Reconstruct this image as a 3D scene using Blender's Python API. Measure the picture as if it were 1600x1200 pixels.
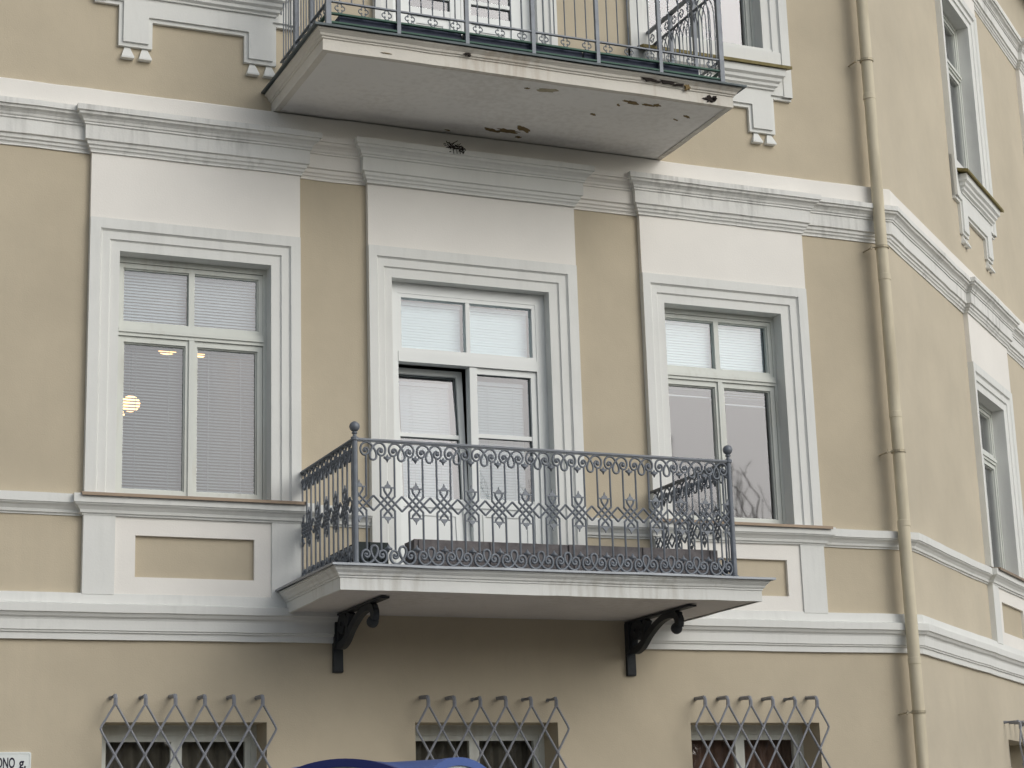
import bpy, math, random
from mathutils import Matrix, Vector
rnd = random.Random(7)
R = math.radians
scene = bpy.context.scene
col = scene.collection
for o in list(bpy.data.objects): bpy.data.objects.remove(o, do_unlink=True)

# ------------------------------------------------------------------ camera
CAM = Vector((-2.8318, -14.7889, -2.8875)); YAW, PITCH, ROLL = R(23.6312), R(13.9944), R(-1.7838)
f_ = Vector((math.sin(YAW)*math.cos(PITCH), math.cos(YAW)*math.cos(PITCH), math.sin(PITCH)))
r_ = Vector((math.cos(YAW), -math.sin(YAW), 0)); u_ = r_.cross(f_)
r2 = r_*math.cos(ROLL) + u_*math.sin(ROLL); u2 = -r_*math.sin(ROLL) + u_*math.cos(ROLL)
cd = bpy.data.cameras.new('camera'); cam = bpy.data.objects.new('camera', cd); col.objects.link(cam)
cd.sensor_width = 36; cd.lens = 68.185; cd.clip_start = 0.05; cd.clip_end = 2000
cam.matrix_world = Matrix(((r2.x, u2.x, -f_.x, CAM.x), (r2.y, u2.y, -f_.y, CAM.y), (r2.z, u2.z, -f_.z, CAM.z), (0, 0, 0, 1)))
scene.camera = cam

# ------------------------------------------------------------------ overcast sky and soft sun
SUN_EL, SUN_AZ = R(31), R(149)          # azimuth clockwise from +Y (behind the camera, to its right)
w = bpy.data.worlds.new('World'); scene.world = w; w.use_nodes = True
nt = w.node_tree; nt.nodes.clear()
sky = nt.nodes.new('ShaderNodeTexSky'); sky.sky_type = 'NISHITA'; sky.sun_disc = False
sky.sun_elevation = SUN_EL; sky.sun_rotation = SUN_AZ; sky.air_density = 1.0; sky.dust_density = 4.0; sky.ozone_density = 1.0
hs = nt.nodes.new('ShaderNodeHueSaturation'); hs.inputs['Saturation'].default_value = 0.45
bg = nt.nodes.new('ShaderNodeBackground'); bg.inputs['Strength'].default_value = 0.14
wo = nt.nodes.new('ShaderNodeOutputWorld')
tint = nt.nodes.new('ShaderNodeMix'); tint.data_type = 'RGBA'; tint.blend_type = 'MULTIPLY'; tint.inputs['Factor'].default_value = 1.0; tint.inputs['B'].default_value = (0.95, 0.985, 1.0, 1)   # cool grey cloud
nt.links.new(sky.outputs[0], hs.inputs['Color']); nt.links.new(hs.outputs[0], tint.inputs['A']); nt.links.new(tint.outputs['Result'], bg.inputs['Color']); nt.links.new(bg.outputs[0], wo.inputs['Surface'])
sd = bpy.data.lights.new('sun', 'SUN'); sd.energy = 0.5; sd.angle = R(60); sd.color = (1.0, 0.99, 0.98)
sun = bpy.data.objects.new('sun', sd); col.objects.link(sun)
sv = Vector((math.sin(SUN_AZ)*math.cos(SUN_EL), math.cos(SUN_AZ)*math.cos(SUN_EL), math.sin(SUN_EL)))
sun.rotation_euler = sv.to_track_quat('Z', 'Y').to_euler(); sun.location = (6, -20, 20)
scene.view_settings.view_transform = 'Standard'; scene.view_settings.look = 'None'
scene.view_settings.exposure = -0.15; scene.view_settings.gamma = 1.0; scene.view_settings.use_curve_mapping = False

# ------------------------------------------------------------------ materials
def mat(name, base, rough=0.8, var=0.06, scale=1.2, bump=0.0, bscale=120, metal=0.0, spec=0.3,
        streak=None, spots=None, trowel=False, streak_amt=0.5, streak_lo=0.55):
    m = bpy.data.materials.new(name); m.use_nodes = True
    N = m.node_tree.nodes; L = m.node_tree.links; b = N['Principled BSDF']
    b.inputs['Roughness'].default_value = rough; b.inputs['Metallic'].default_value = metal
    b.inputs['Specular IOR Level'].default_value = spec
    geo = N.new('ShaderNodeNewGeometry')
    n1 = N.new('ShaderNodeTexNoise'); n1.inputs['Scale'].default_value = scale; n1.inputs['Detail'].default_value = 6; n1.inputs['Roughness'].default_value = 0.6
    L.new(geo.outputs['Position'], n1.inputs['Vector'])
    mr = N.new('ShaderNodeMapRange'); mr.inputs['From Min'].default_value = 0.25; mr.inputs['From Max'].default_value = 0.75
    mr.inputs['To Min'].default_value = 1-var; mr.inputs['To Max'].default_value = 1+var
    L.new(n1.outputs['Fac'], mr.inputs['Value'])
    mx = N.new('ShaderNodeVectorMath'); mx.operation = 'SCALE'; mx.inputs[0].default_value = base
    L.new(mr.outputs['Result'], mx.inputs['Scale'])
    out = mx.outputs['Vector']
    def blend(fac, c):
        nonlocal out
        k = N.new('ShaderNodeMix'); k.data_type = 'RGBA'; L.new(fac, k.inputs['Factor']); L.new(out, k.inputs['A']); k.inputs['B'].default_value = (*c, 1); out = k.outputs['Result']
    if streak:                                   # rain streaks and grime: long in z
        mp = N.new('ShaderNodeMapping'); mp.inputs['Scale'].default_value = (11, 11, 1.3); L.new(geo.outputs['Position'], mp.inputs['Vector'])
        n2 = N.new('ShaderNodeTexNoise'); n2.inputs['Scale'].default_value = 1.6; n2.inputs['Detail'].default_value = 5; L.new(mp.outputs[0], n2.inputs['Vector'])
        n3 = N.new('ShaderNodeTexNoise'); n3.inputs['Scale'].default_value = 1.1; n3.inputs['Detail'].default_value = 3; L.new(geo.outputs['Position'], n3.inputs['Vector'])
        mu = N.new('ShaderNodeMath'); mu.operation = 'MULTIPLY'; L.new(n2.outputs['Fac'], mu.inputs[0]); L.new(n3.outputs['Fac'], mu.inputs[1])
        r1 = N.new('ShaderNodeMapRange'); r1.inputs['From Min'].default_value = streak_lo*0.45; r1.inputs['From Max'].default_value = streak_lo*0.45+0.16; r1.inputs['To Max'].default_value = streak_amt
        L.new(mu.outputs[0], r1.inputs['Value']); blend(r1.outputs['Result'], streak)
    if spots:                                    # flaked paint and rust spots
        n4 = N.new('ShaderNodeTexNoise'); n4.inputs['Scale'].default_value = spots[1]; n4.inputs['Detail'].default_value = 7; n4.inputs['Roughness'].default_value = 0.65
        L.new(geo.outputs['Position'], n4.inputs['Vector'])
        r2_ = N.new('ShaderNodeMapRange'); r2_.inputs['From Min'].default_value = spots[2]; r2_.inputs['From Max'].default_value = spots[2]+0.03
        L.new(n4.outputs['Fac'], r2_.inputs['Value']); blend(r2_.outputs['Result'], spots[0])
    L.new(out, b.inputs['Base Color'])
    if bump:
        n5 = N.new('ShaderNodeTexNoise'); n5.inputs['Scale'].default_value = bscale; n5.inputs['Detail'].default_value = 4
        L.new(geo.outputs['Position'], n5.inputs['Vector'])
        bp = N.new('ShaderNodeBump'); bp.inputs['Strength'].default_value = bump; bp.inputs['Distance'].default_value = 0.004
        L.new(n5.outputs['Fac'], bp.inputs['Height']); L.new(bp.outputs[0], b.inputs['Normal'])
        if trowel:                               # broad unevenness of hand-floated render
            n6 = N.new('ShaderNodeTexNoise'); n6.inputs['Scale'].default_value = 3.2; n6.inputs['Detail'].default_value = 3; L.new(geo.outputs['Position'], n6.inputs['Vector'])
            b2 = N.new('ShaderNodeBump'); b2.inputs['Strength'].default_value = 0.5; b2.inputs['Distance'].default_value = 0.012
            L.new(n6.outputs['Fac'], b2.inputs['Height']); L.new(b2.outputs[0], bp.inputs['Normal'])
    return m
M = {}
M['tan'] = mat('tan_stucco', (0.51, 0.445, 0.336), 0.9, 0.10, 0.9, 0.4, 90, streak=(0.45, 0.40, 0.31), streak_amt=0.16, trowel=True)
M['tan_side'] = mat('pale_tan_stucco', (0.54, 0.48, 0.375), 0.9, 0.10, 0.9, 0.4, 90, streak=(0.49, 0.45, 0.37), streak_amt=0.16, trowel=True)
M['white'] = mat('cool_white_paint', (0.735, 0.74, 0.715), 0.75, 0.035, 2.0, 0.2, 60, streak=(0.52, 0.53, 0.51), streak_amt=0.2)
M['slab_paint'] = mat('slab_paint', (0.72, 0.725, 0.70), 0.78, 0.05, 2.5, 0.25, 50, streak=(0.45, 0.43, 0.38), streak_amt=0.5, streak_lo=0.58)
M['warm'] = mat('warm_white_paint', (0.82, 0.795, 0.75), 0.8, 0.04, 1.3, 0.3, 80)
M['cornice'] = mat('weathered_white_paint', (0.74, 0.74, 0.715), 0.8, 0.06, 2.5, 0.3, 50, streak=(0.36, 0.36, 0.345), streak_amt=0.5, streak_lo=0.58)
M['ivory'] = mat('ivory_paint', (0.69, 0.65, 0.565), 0.85, 0.05, 1.5, 0.3, 60)
M['cream'] = mat('cream_paint', (0.64, 0.585, 0.475), 0.85, 0.06, 1.5, 0.3, 60)
M['soffit'] = mat('soffit_white', (0.62, 0.60, 0.59), 0.85, 0.07, 1.6, 0.2, 60, streak=(0.45, 0.42, 0.38), streak_amt=0.4)
M['old_soffit'] = mat('old_soffit_white', (0.82, 0.805, 0.78), 0.85, 0.045, 1.6, 0.1, 50, spots=((0.2, 0.14, 0.07), 2.3, 0.76), streak=(0.5, 0.47, 0.42), streak_amt=0.25)
M['old_fascia'] = mat('peeling_fascia', (0.68, 0.65, 0.59), 0.85, 0.08, 3.0, 0.4, 40, streak=(0.36, 0.27, 0.18), streak_amt=0.4, streak_lo=0.60, spots=((0.07, 0.06, 0.04), 5.0, 0.76))
M['frame'] = mat('window_paint', (0.66, 0.68, 0.64), 0.5, 0.05, 3, streak=(0.45, 0.42, 0.36), streak_amt=0.35)
M['pvc'] = mat('door_white', (0.76, 0.78, 0.77), 0.35, 0.02, 2)
M['iron'] = mat('painted_wrought_iron', (0.165, 0.182, 0.208), 0.5, 0.2, 9, metal=0.25, spec=0.5)
M['iron_green'] = mat('green_oxide_iron', (0.05, 0.115, 0.085), 0.6, 0.25, 8)
M['grille'] = mat('grille_iron', (0.25, 0.26, 0.29), 0.5, 0.2, 12, metal=0.2, spec=0.5)
M['black_iron'] = mat('black_cast_iron', (0.034, 0.038, 0.043), 0.6, 0.25, 12)
M['zinc'] = mat('zinc_sheet', (0.30, 0.32, 0.35), 0.45, 0.15, 5, metal=0.5)
M['darkzinc'] = mat('dark_edge_sheet', (0.09, 0.11, 0.12), 0.5, 0.2, 6, metal=0.3)
M['pipe'] = mat('beige_pipe_paint', (0.64, 0.575, 0.435), 0.7, 0.08, 3, streak=(0.40, 0.34, 0.24), streak_amt=0.45)
M['clamp'] = mat('clamp_metal', (0.42, 0.37, 0.27), 0.5, 0.2, 20, metal=0.3)
M['sill'] = mat('brown_sill_sheet', (0.30, 0.23, 0.17), 0.5, 0.12, 5, metal=0.2)
M['moss_sill'] = mat('mossy_sill_sheet', (0.19, 0.155, 0.06), 0.7, 0.3, 14)
M['blind'] = mat('blind_slat', (0.50, 0.61, 0.65), 0.5, 0.02, 2)
M['blind_grey'] = mat('grey_blind_slat', (0.155, 0.18, 0.19), 0.5, 0.02, 2)
M['blind_mid'] = mat('pale_grey_blind_slat', (0.33, 0.38, 0.41), 0.5, 0.02, 2)
M['blind_door'] = mat('blue_grey_blind_slat', (0.20, 0.25, 0.28), 0.5, 0.02, 2)
M['curtain'] = mat('drab_curtain', (0.15, 0.135, 0.11), 0.9, 0.35, 5)
M['curtain_red'] = mat('russet_curtain', (0.17, 0.105, 0.08), 0.9, 0.35, 5)  # russet colour stands in for warm light inside the right window
M['gasket'] = mat('grey_gasket', (0.13, 0.14, 0.14), 0.6, 0.05, 3)
M['room'] = mat('room_plaster', (0.30, 0.27, 0.25), 0.9, 0.05, 1)
M['wood'] = mat('weathered_board', (0.19, 0.175, 0.178), 0.85, 0.35, 14, 0.3, 40)
M['dark_green'] = mat('dark_green_box', (0.022, 0.032, 0.032), 0.6, 0.2, 8)
M['soil'] = mat('soil', (0.03, 0.024, 0.018), 0.95, 0.3, 30)
M['navy'] = mat('navy_sheet', (0.028, 0.04, 0.085), 0.5, 0.2, 6)
M['peel'] = mat('bare_ochre_plaster', (0.20, 0.145, 0.07), 0.95, 0.3, 14)
M['paledab'] = mat('pale_filler', (0.40, 0.36, 0.26), 0.9, 0.25, 18)
M['debris'] = mat('dry_debris', (0.028, 0.022, 0.02), 0.95, 0.3, 30)
M['sign'] = mat('white_enamel', (0.74, 0.78, 0.77), 0.25, 0.02, 3, spec=0.5)
M['ink'] = mat('dark_lettering', (0.018, 0.014, 0.035), 0.4, 0.05, 5)
M['kiosk'] = mat('blue_kiosk', (0.075, 0.13, 0.36), 0.35, 0.05, 2, spec=0.5)
M['kiosk_rim'] = mat('dark_blue_rim', (0.025, 0.035, 0.17), 0.35, 0.05, 2, spec=0.5)  # navy of the plinth, and shade painted into two of the arch rims
M['kiosk_white'] = mat('kiosk_panel_white', (0.55, 0.60, 0.60), 0.4, 0.04, 2)
M['red'] = mat('red_print', (0.38, 0.03, 0.07), 0.4, 0.05, 3)
M['paving'] = mat('paving', (0.27, 0.255, 0.235), 0.9, 0.15, 1, 0.3, 30)
M['asphalt'] = mat('asphalt', (0.055, 0.055, 0.055), 0.9, 0.15, 1, 0.3, 60)
M['grass'] = mat('dull_grass', (0.07, 0.085, 0.04), 0.95, 0.3, 0.5)
M['roof'] = mat('roof_sheet', (0.16, 0.16, 0.17), 0.5, 0.1, 1)
M['thicket'] = mat('thicket', (0.26, 0.21, 0.15), 0.95, 0.35, 0.8)
M['twig'] = mat('bare_twig', (0.06, 0.05, 0.042), 0.9, 0.25, 2)
def glass():
    m = bpy.data.materials.new('window_glass'); m.use_nodes = True
    N = m.node_tree.nodes; L = m.node_tree.links; N.clear()
    o = N.new('ShaderNodeOutputMaterial'); t = N.new('ShaderNodeBsdfTransparent'); g = N.new('ShaderNodeBsdfGlossy')
    t.inputs[0].default_value = (0.93, 0.95, 0.95, 1); g.inputs['Roughness'].default_value = 0.02; g.inputs['Color'].default_value = (0.95, 0.95, 1, 1)
    lw = N.new('ShaderNodeLayerWeight'); lw.inputs['Blend'].default_value = 0.5            # double glazing, same from both sides
    pw = N.new('ShaderNodeMath'); pw.operation = 'POWER'; pw.inputs[1].default_value = 4.0; L.new(lw.outputs['Facing'], pw.inputs[0])
    fr = N.new('ShaderNodeMapRange'); fr.inputs['To Min'].default_value = 0.095; fr.inputs['To Max'].default_value = 1.0; L.new(pw.outputs[0], fr.inputs['Value'])
    geo = N.new('ShaderNodeNewGeometry'); n = N.new('ShaderNodeTexNoise'); n.inputs['Scale'].default_value = 2.2; n.inputs['Detail'].default_value = 1
    bp = N.new('ShaderNodeBump'); bp.inputs['Strength'].default_value = 0.03; bp.inputs['Distance'].default_value = 0.012
    L.new(geo.outputs['Position'], n.inputs['Vector']); L.new(n.outputs['Fac'], bp.inputs['Height']); L.new(bp.outputs[0], g.inputs['Normal'])
    mx = N.new('ShaderNodeMixShader'); L.new(fr.outputs[0], mx.inputs[0]); L.new(t.outputs[0], mx.inputs[1]); L.new(g.outputs[0], mx.inputs[2]); L.new(mx.outputs[0], o.inputs['Surface'])
    return m
M['glass'] = glass()
def emis(name, c, s):
    m = bpy.data.materials.new(name); m.use_nodes = True; b = m.node_tree.nodes['Principled BSDF']
    b.inputs['Base Color'].default_value = (*c, 1); b.inputs['Emission Color'].default_value = (*c, 1); b.inputs['Emission Strength'].default_value = s; return m
M['bulb'] = emis('lit_lamp_globe', (1.0, 0.55, 0.20), 5.0)

# ------------------------------------------------------------------ mesh helpers
class MB:
    def __init__(s): s.v = []; s.f = []
    def add(s, v, f):
        n = len(s.v); s.v += [tuple(p) for p in v]; s.f += [tuple(i+n for i in q) for q in f]; return s
    def box(s, x0, x1, y0, y1, z0, z1, skip=''):
        v = [(x0,y0,z0),(x1,y0,z0),(x1,y1,z0),(x0,y1,z0),(x0,y0,z1),(x1,y0,z1),(x1,y1,z1),(x0,y1,z1)]
        F = {'b':(0,3,2,1),'t':(4,5,6,7),'f':(0,1,5,4),'r':(1,2,6,5),'k':(2,3,7,6),'l':(3,0,4,7)}
        return s.add(v, [F[k] for k in F if k not in skip])
    def ring(s, x0, x1, z0, z1, w, y0, y1, wb=None, wt=None):   # rectangular frame in the x-z plane, mitred corners
        wb = w if wb is None else wb; wt = w if wt is None else wt
        o = [(x0,z0),(x1,z0),(x1,z1),(x0,z1)]; i = [(x0+w,z0+wb),(x1-w,z0+wb),(x1-w,z1-wt),(x0+w,z1-wt)]
        v = [(a,y0,b) for a,b in o]+[(a,y0,b) for a,b in i]+[(a,y1,b) for a,b in o]+[(a,y1,b) for a,b in i]; F = []
        for k in range(4):
            n = (k+1) % 4
            F += [(k,n,4+n,4+k),(8+k,12+k,12+n,8+n),(4+k,4+n,12+n,12+k),(k,8+k,8+n,n)]
        return s.add(v, F)
    def tube(s, pts, r, n=6, cap=True, up=None):
        pts = [Vector(p) for p in pts]; rings = []
        ref = Vector(up) if up else Vector((0.013, 1, 0.021))
        for i, p in enumerate(pts):
            d = (pts[min(i+1, len(pts)-1)] - pts[max(i-1, 0)])
            if d.length < 1e-9: d = Vector((0,0,1))
            d.normalize(); a = d.cross(ref)
            if a.length < 1e-4: a = d.cross(Vector((1,0,0)))
            a.normalize(); b = d.cross(a)
            rr = r[i] if isinstance(r, (list, tuple)) else r
            rings.append([p + (a*math.cos(t) + b*math.sin(t))*rr for t in [2*math.pi*(k+.5)/n for k in range(n)]])
        v = [q for g in rings for q in g]; F = []
        for i in range(len(pts)-1):
            for k in range(n): F.append((i*n+k, i*n+(k+1)%n, (i+1)*n+(k+1)%n, (i+1)*n+k))
        if cap: F += [tuple(range(n))[::-1], tuple((len(pts)-1)*n+k for k in range(n))]
        return s.add(v, F)
    def lathe(s, c, prof, n=14, cap=True):                          # profile (radius, z) about a vertical axis
        v = []; F = []
        for (r, z) in prof: v += [(c[0]+r*math.cos(2*math.pi*k/n), c[1]+r*math.sin(2*math.pi*k/n), c[2]+z) for k in range(n)]
        for i in range(len(prof)-1):
            for k in range(n): F.append((i*n+k, i*n+(k+1)%n, (i+1)*n+(k+1)%n, (i+1)*n+k))
        if cap: F += [tuple(range(n))[::-1], tuple((len(prof)-1)*n+k for k in range(n))]
        return s.add(v, F)
    def sphere(s, c, r, n=12, m=8, sz=1.0):
        return s.lathe(c, [(max(r*math.sin(math.pi*i/m), 1e-4), -r*sz*math.cos(math.pi*i/m)) for i in range(m+1)], n)
    def prism(s, poly, a0, a1, axis='x'):                 # polygon extruded along x ((y,z) points) or y ((x,z)) or z ((x,y))
        n = len(poly)
        P = {'x': lambda a,p: (a,p[0],p[1]), 'y': lambda a,p: (p[0],a,p[1]), 'z': lambda a,p: (p[0],p[1],a)}[axis]
        v = [P(a0,p) for p in poly]+[P(a1,p) for p in poly]
        F = [tuple(range(n)), tuple(range(2*n-1, n-1, -1))]+[(k,(k+1)%n,n+(k+1)%n,n+k)[::-1] for k in range(n)]
        return s.add(v, F)
    def sweep(s, path, prof, cap=True):                   # profile (p outwards, z) along a plan path, outward = right of travel, mitred
        fine = [path[0]]
        for (a0, b0), (a1, b1) in zip(path[:-1], path[1:]):
            k = max(1, int(math.hypot(a1-a0, b1-b0)/.22))
            fine += [(a0+(a1-a0)*i/k, b0+(b1-b0)*i/k) for i in range(1, k+1)]
        path = fine; n = len(path); P = [Vector((a, b)) for a, b in path]; ms = []; wz = 0; wp = 0
        nr = [Vector(((P[i+1]-P[i]).normalized().y, -(P[i+1]-P[i]).normalized().x)) for i in range(n-1)]
        for i in range(n):
            if i == 0: m = nr[0]
            elif i == n-1: m = nr[-1]
            else:
                m = nr[i-1]+nr[i]; m = m/m.dot(nr[i]) if abs(m.dot(nr[i])) > 1e-6 else nr[i]
            ms.append(m)
        v = []; F = []; k = len(prof)
        for i in range(n):
            wz = wz*.7 + rnd.gauss(0, .0016); wp = wp*.7 + rnd.gauss(0, .0013)
            v += [(P[i].x+ms[i].x*(p+wp+rnd.gauss(0, .0007)), P[i].y+ms[i].y*(p+wp), z+wz+rnd.gauss(0, .0008)) for p, z in prof]
        for i in range(n-1):
            for j in range(k-1): F.append((i*k+j, (i+1)*k+j, (i+1)*k+j+1, i*k+j+1))
        if cap: F += [tuple(range(k)), tuple((n-1)*k+j for j in range(k))[::-1]]
        return s.add(v, F)
    def mesh(s, name, m, smooth=False):
        me = bpy.data.meshes.new(name); me.from_pydata(s.v, [], s.f); me.validate(); me.update()
        import bmesh
        b = bmesh.new(); b.from_mesh(me); bmesh.ops.recalc_face_normals(b, faces=b.faces); b.to_mesh(me); b.free()
        if m: me.materials.append(M[m] if isinstance(m, str) else m)
        if smooth:
            for p in me.polygons: p.use_smooth = True
        return me
    def build(s, name, m, parent=None, mw=None, smooth=False): return put(name, s.mesh(name, m, smooth), parent, mw)
I4 = Matrix.Identity(4)
def wm(o): return (wm(o.parent) @ o.matrix_parent_inverse if o.parent else I4) @ o.matrix_basis
def put(name, data, parent=None, mw=None):
    o = bpy.data.objects.new(name, data); col.objects.link(o)
    if parent: o.parent = parent; o.matrix_parent_inverse = wm(parent).inverted()
    o.matrix_basis = mw if mw is not None else I4
    return o
def tag(o, label=None, cat=None, group=None, kind=None):
    for k, v in (('label', label), ('category', cat), ('group', group), ('kind', kind)):
        if v: o[k] = v
    return o
def thing(name, loc, label, cat, group=None):
    return tag(put(name, None, None, Matrix.Translation(loc)), label, cat, group)
T = Matrix.Translation
GZ = -4.49                                                # ground level
CX, ANG = 7.604, R(39.4645)                               # street corner of the building, turn of the side wall
SIDE = T((CX, 0, 0)) @ Matrix.Rotation(ANG, 4, 'Z')
def sp(s, off=0.0): return (CX + s*math.cos(ANG) + off*math.sin(ANG), s*math.sin(ANG) - off*math.cos(ANG))

# ------------------------------------------------------------------ ground
tag(MB().add([(-200,-300,GZ-.16),(300,-300,GZ-.16),(300,200,GZ-.16),(-200,200,GZ-.16)], [(0,1,2,3)]).build('ground', 'grass'), kind='structure')
tag(MB().add([(-120,-17,GZ-.12),(160,-17,GZ-.12),(160,-9,GZ-.12),(-120,-9,GZ-.12)], [(0,1,2,3)]).build('road', 'asphalt'), kind='structure')
tag(MB().box(-120, 160, -9, 30, GZ-.15, GZ).build('pavement', 'paving'), kind='structure')
tag(MB().box(-120, 160, -20.5, -17, GZ-.15, GZ).build('far_pavement', 'paving'), kind='structure')

# ------------------------------------------------------------------ the building
B = thing('corner_building', (3.0, 0, GZ), 'tan stucco corner building with white cornices and window surrounds', 'building')
BAYS = [(0.0, 1.737), (2.334, 4.267), (4.918, 6.620)]
SB = (2.81, 4.585)                                        # bay on the side wall
OPEN = [(0.246, 1.496, 0.0, 1.988), (2.549, 4.006, -0.70, 1.983), (5.142, 6.352, 0.0, 1.988)]
SOPEN = (3.02, 4.24, 0.02, 1.985)
UOPEN = [(0.246, 1.496, 4.46, 6.69), (2.60, 3.99, 3.50, 6.69), (5.142, 6.352, 4.46, 6.69)]
SUOPEN = (3.02, 4.25, 4.48, 6.69)
GOPEN = [(0.188, 1.467, -2.95, -1.733), (2.698, 3.957, -2.95, -1.733), (5.203, 6.484, -2.95, -1.733)]
SGOPEN = (3.13, 4.38, -2.95, -1.75)
X0, SEND, ZTOP = -5.0, 10.0, 8.6
def wall(x0, x1, z0, z1, holes, name, mw):
    xs = sorted({x0, x1, *[h[0] for h in holes], *[h[1] for h in holes]}); zs = sorted({z0, z1, *[h[2] for h in holes], *[h[3] for h in holes]})
    v = []; F = []; ix = {}
    def vi(a, b):
        if (a, b) not in ix: ix[(a, b)] = len(v); v.append((a, 0, b))
        return ix[(a, b)]
    for i in range(len(xs)-1):
        for j in range(len(zs)-1):
            cx, cz = (xs[i]+xs[i+1])/2, (zs[j]+zs[j+1])/2
            if any(h[0] < cx < h[1] and h[2] < cz < h[3] for h in holes): continue
            F.append((vi(xs[i],zs[j]), vi(xs[i+1],zs[j]), vi(xs[i+1],zs[j+1]), vi(xs[i],zs[j+1])))
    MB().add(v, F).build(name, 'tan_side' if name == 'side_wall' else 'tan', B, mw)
wall(X0, CX, GZ, ZTOP, OPEN+UOPEN+GOPEN, 'front_wall', I4)
wall(0, SEND, GZ, ZTOP, [SOPEN, SUOPEN, SGOPEN], 'side_wall', SIDE)
e1 = sp(SEND)
MB().add([(X0,0,GZ),(X0,14,GZ),(X0,14,ZTOP),(X0,0,ZTOP)], [(0,1,2,3)]).build('end_wall', 'tan', B)
MB().add([(*e1,GZ),(e1[0],14,GZ),(e1[0],14,ZTOP),(*e1,ZTOP)], [(0,1,2,3)]).build('end_wall', 'tan', B)
MB().add([(X0,14,GZ),(e1[0],14,GZ),(e1[0],14,ZTOP),(X0,14,ZTOP)], [(0,1,2,3)]).build('back_wall', 'tan', B)
ro = MB().prism([(X0-.3,-.45),(CX+.16,-.45),(e1[0]+.3,e1[1]-.25),(e1[0]+.3,14.3),(X0-.3,14.3)], ZTOP, ZTOP+.25, 'z').build('roof', 'roof', B)

def bay_path(bays, sbays, jog, ends=(X0, SEND)):
    P = [(ends[0], 0)]
    for a, b in bays: P += [(a, 0), (a, -jog), (b, -jog), (b, 0)]
    P.append((CX, 0))
    for a, b in sbays: P += [sp(a), sp(a, jog), sp(b, jog), sp(b)]
    P.append(sp(ends[1])); return P
CORN = [(-.02,2.785),(.012,2.785),(.012,2.797),(.017,2.808),(.027,2.815),(.030,2.832),(.043,2.842),(.046,2.868),(.064,2.876),(.066,2.992),(.077,2.996),(.077,3.010),
        (.086,3.016),(.092,3.034),(.108,3.052),(.128,3.064),(.132,3.084),(.147,3.087),(.147,3.134),(-.02,3.150)]
# the upper cornice, cut into its lengths: clean wings, and lengths under the upper balcony with warm bounced light put into their white
def cornice(P, dz, m, name='cornice'):
    MB().sweep(P, [(p, z+dz) for p, z in CORN]).build(name, m, B)
J = 0.055
def jog(a, b, j=J): return [(a, 0), (a, -j), (b, -j), (b, 0)]
flats = [(X0, 0.0, 'cornice'), (1.737, 2.334, 'warm'), (4.267, 4.918, 'warm')]
for a, b, m_ in flats: cornice([(a,0),(b,0)], 0, m_)
cornice([(6.62,0),(CX,0),sp(SB[0])], 0, 'cornice'); cornice([sp(SB[1]),sp(6.95)], 0, 'cornice')
cornice(jog(*BAYS[0]), 0, 'cornice'); cornice(jog(*BAYS[1], J+.015), 0, 'white'); cornice(jog(*BAYS[2]), 0, 'cornice')
for a, b in (SB, (6.95, 8.7)): cornice([sp(a,-.0), sp(a,J), sp(b,J), sp(b,-.0)], 0, 'cornice')
cornice(bay_path(BAYS, [SB, (6.95, 8.7)], J), 4.36, 'cornice')
FR = [(-.02,3.10),(.072,3.10),(.075,3.318),(.068,3.326),(-.02,3.345)]
MB().sweep([(X0,0),(1.50,0)], FR).build('frieze_band', 'warm', B)
MB().sweep([(1.50,0),(5.165,0)], FR).build('frieze_band', 'warm', B)
MB().sweep([(5.165,0),(CX,0),sp(SEND)], FR).build('frieze_band', 'warm', B)
MB().sweep([(X0,0),(CX,0),sp(SEND)], [(p,z+4.36) for p,z in FR]).build('frieze_band', 'warm', B)
SILLC = [(-.02,-.168),(.012,-.168),(.014,-.155),(.030,-.150),(.036,-.128),(.055,-.105),(.074,-.092),(.078,-.082),(.088,-.080),(.088,-.012),(-.02,.004)]
MB().sweep([(X0,0), *jog(0.0,1.737,.05), (2.334,0)], SILLC).build('sill_course', 'white', B)
MB().sweep([(4.267,0), *jog(4.918,6.62,.05), (CX,0), sp(SB[0]), sp(SB[0],.05), sp(SB[1],.05), sp(SB[1]), sp(SEND)], SILLC).build('sill_course', 'white', B)
STR = [(-.02,-1.115),(.030,-1.115),(.032,-1.066),(.046,-1.062),(.047,-1.050),(.058,-1.046),(.060,-.972),(.066,-.958),(.084,-.945),(.098,-.922),(.112,-.916),(.114,-.856),(.062,-.842),(.052,-.765),(-.02,-.757)]
MB().sweep([(X0,0),(2.03,0)], STR).build('string_course', 'white', B)
MB().sweep([(4.67,0),(CX,0),sp(SEND)], STR).build('string_course', 'white', B)

def surround(xa, xb, o, ztop, mw, m='white', ears=None, name='window_surround'):
    x0, x1, zb, zt = o; e = min(x0-xa, xb-x1)
    # distance from the opening (0..1) and how proud: three fasciae, the outer one standing forward
    pr = [(0,-.22),(0,.026),(.30,.026),(.335,.033),(.345,.043),(.60,.043),(.635,.052),(.66,.064),(1,.064),(1,0)]
    v = []; F = []
    for d, p in pr:
        l, r_, t = (x0-xa)*d, (xb-x1)*d, (ztop-zt)*d
        zlow = zb if ears is None or d < .5 else ears
        v += [(x0-l,-p,zlow),(x0-l,-p,zt+t),(x1+r_,-p,zt+t),(x1+r_,-p,zlow)]
    for i in range(len(pr)-1):
        a, b = i*4, i*4+4
        F += [(a,b,b+1,a+1),(a+1,b+1,b+2,a+2),(a+2,b+2,b+3,a+3)]
    return MB().add(v, F).build(name, m, B, mw)
def bay(xa, xb, mw, z0, z1):
    MB().box(xa, xb, -.052, .01, z0, z1).build('bay_panel', 'warm', B, mw)
FT = 2.242
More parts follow.
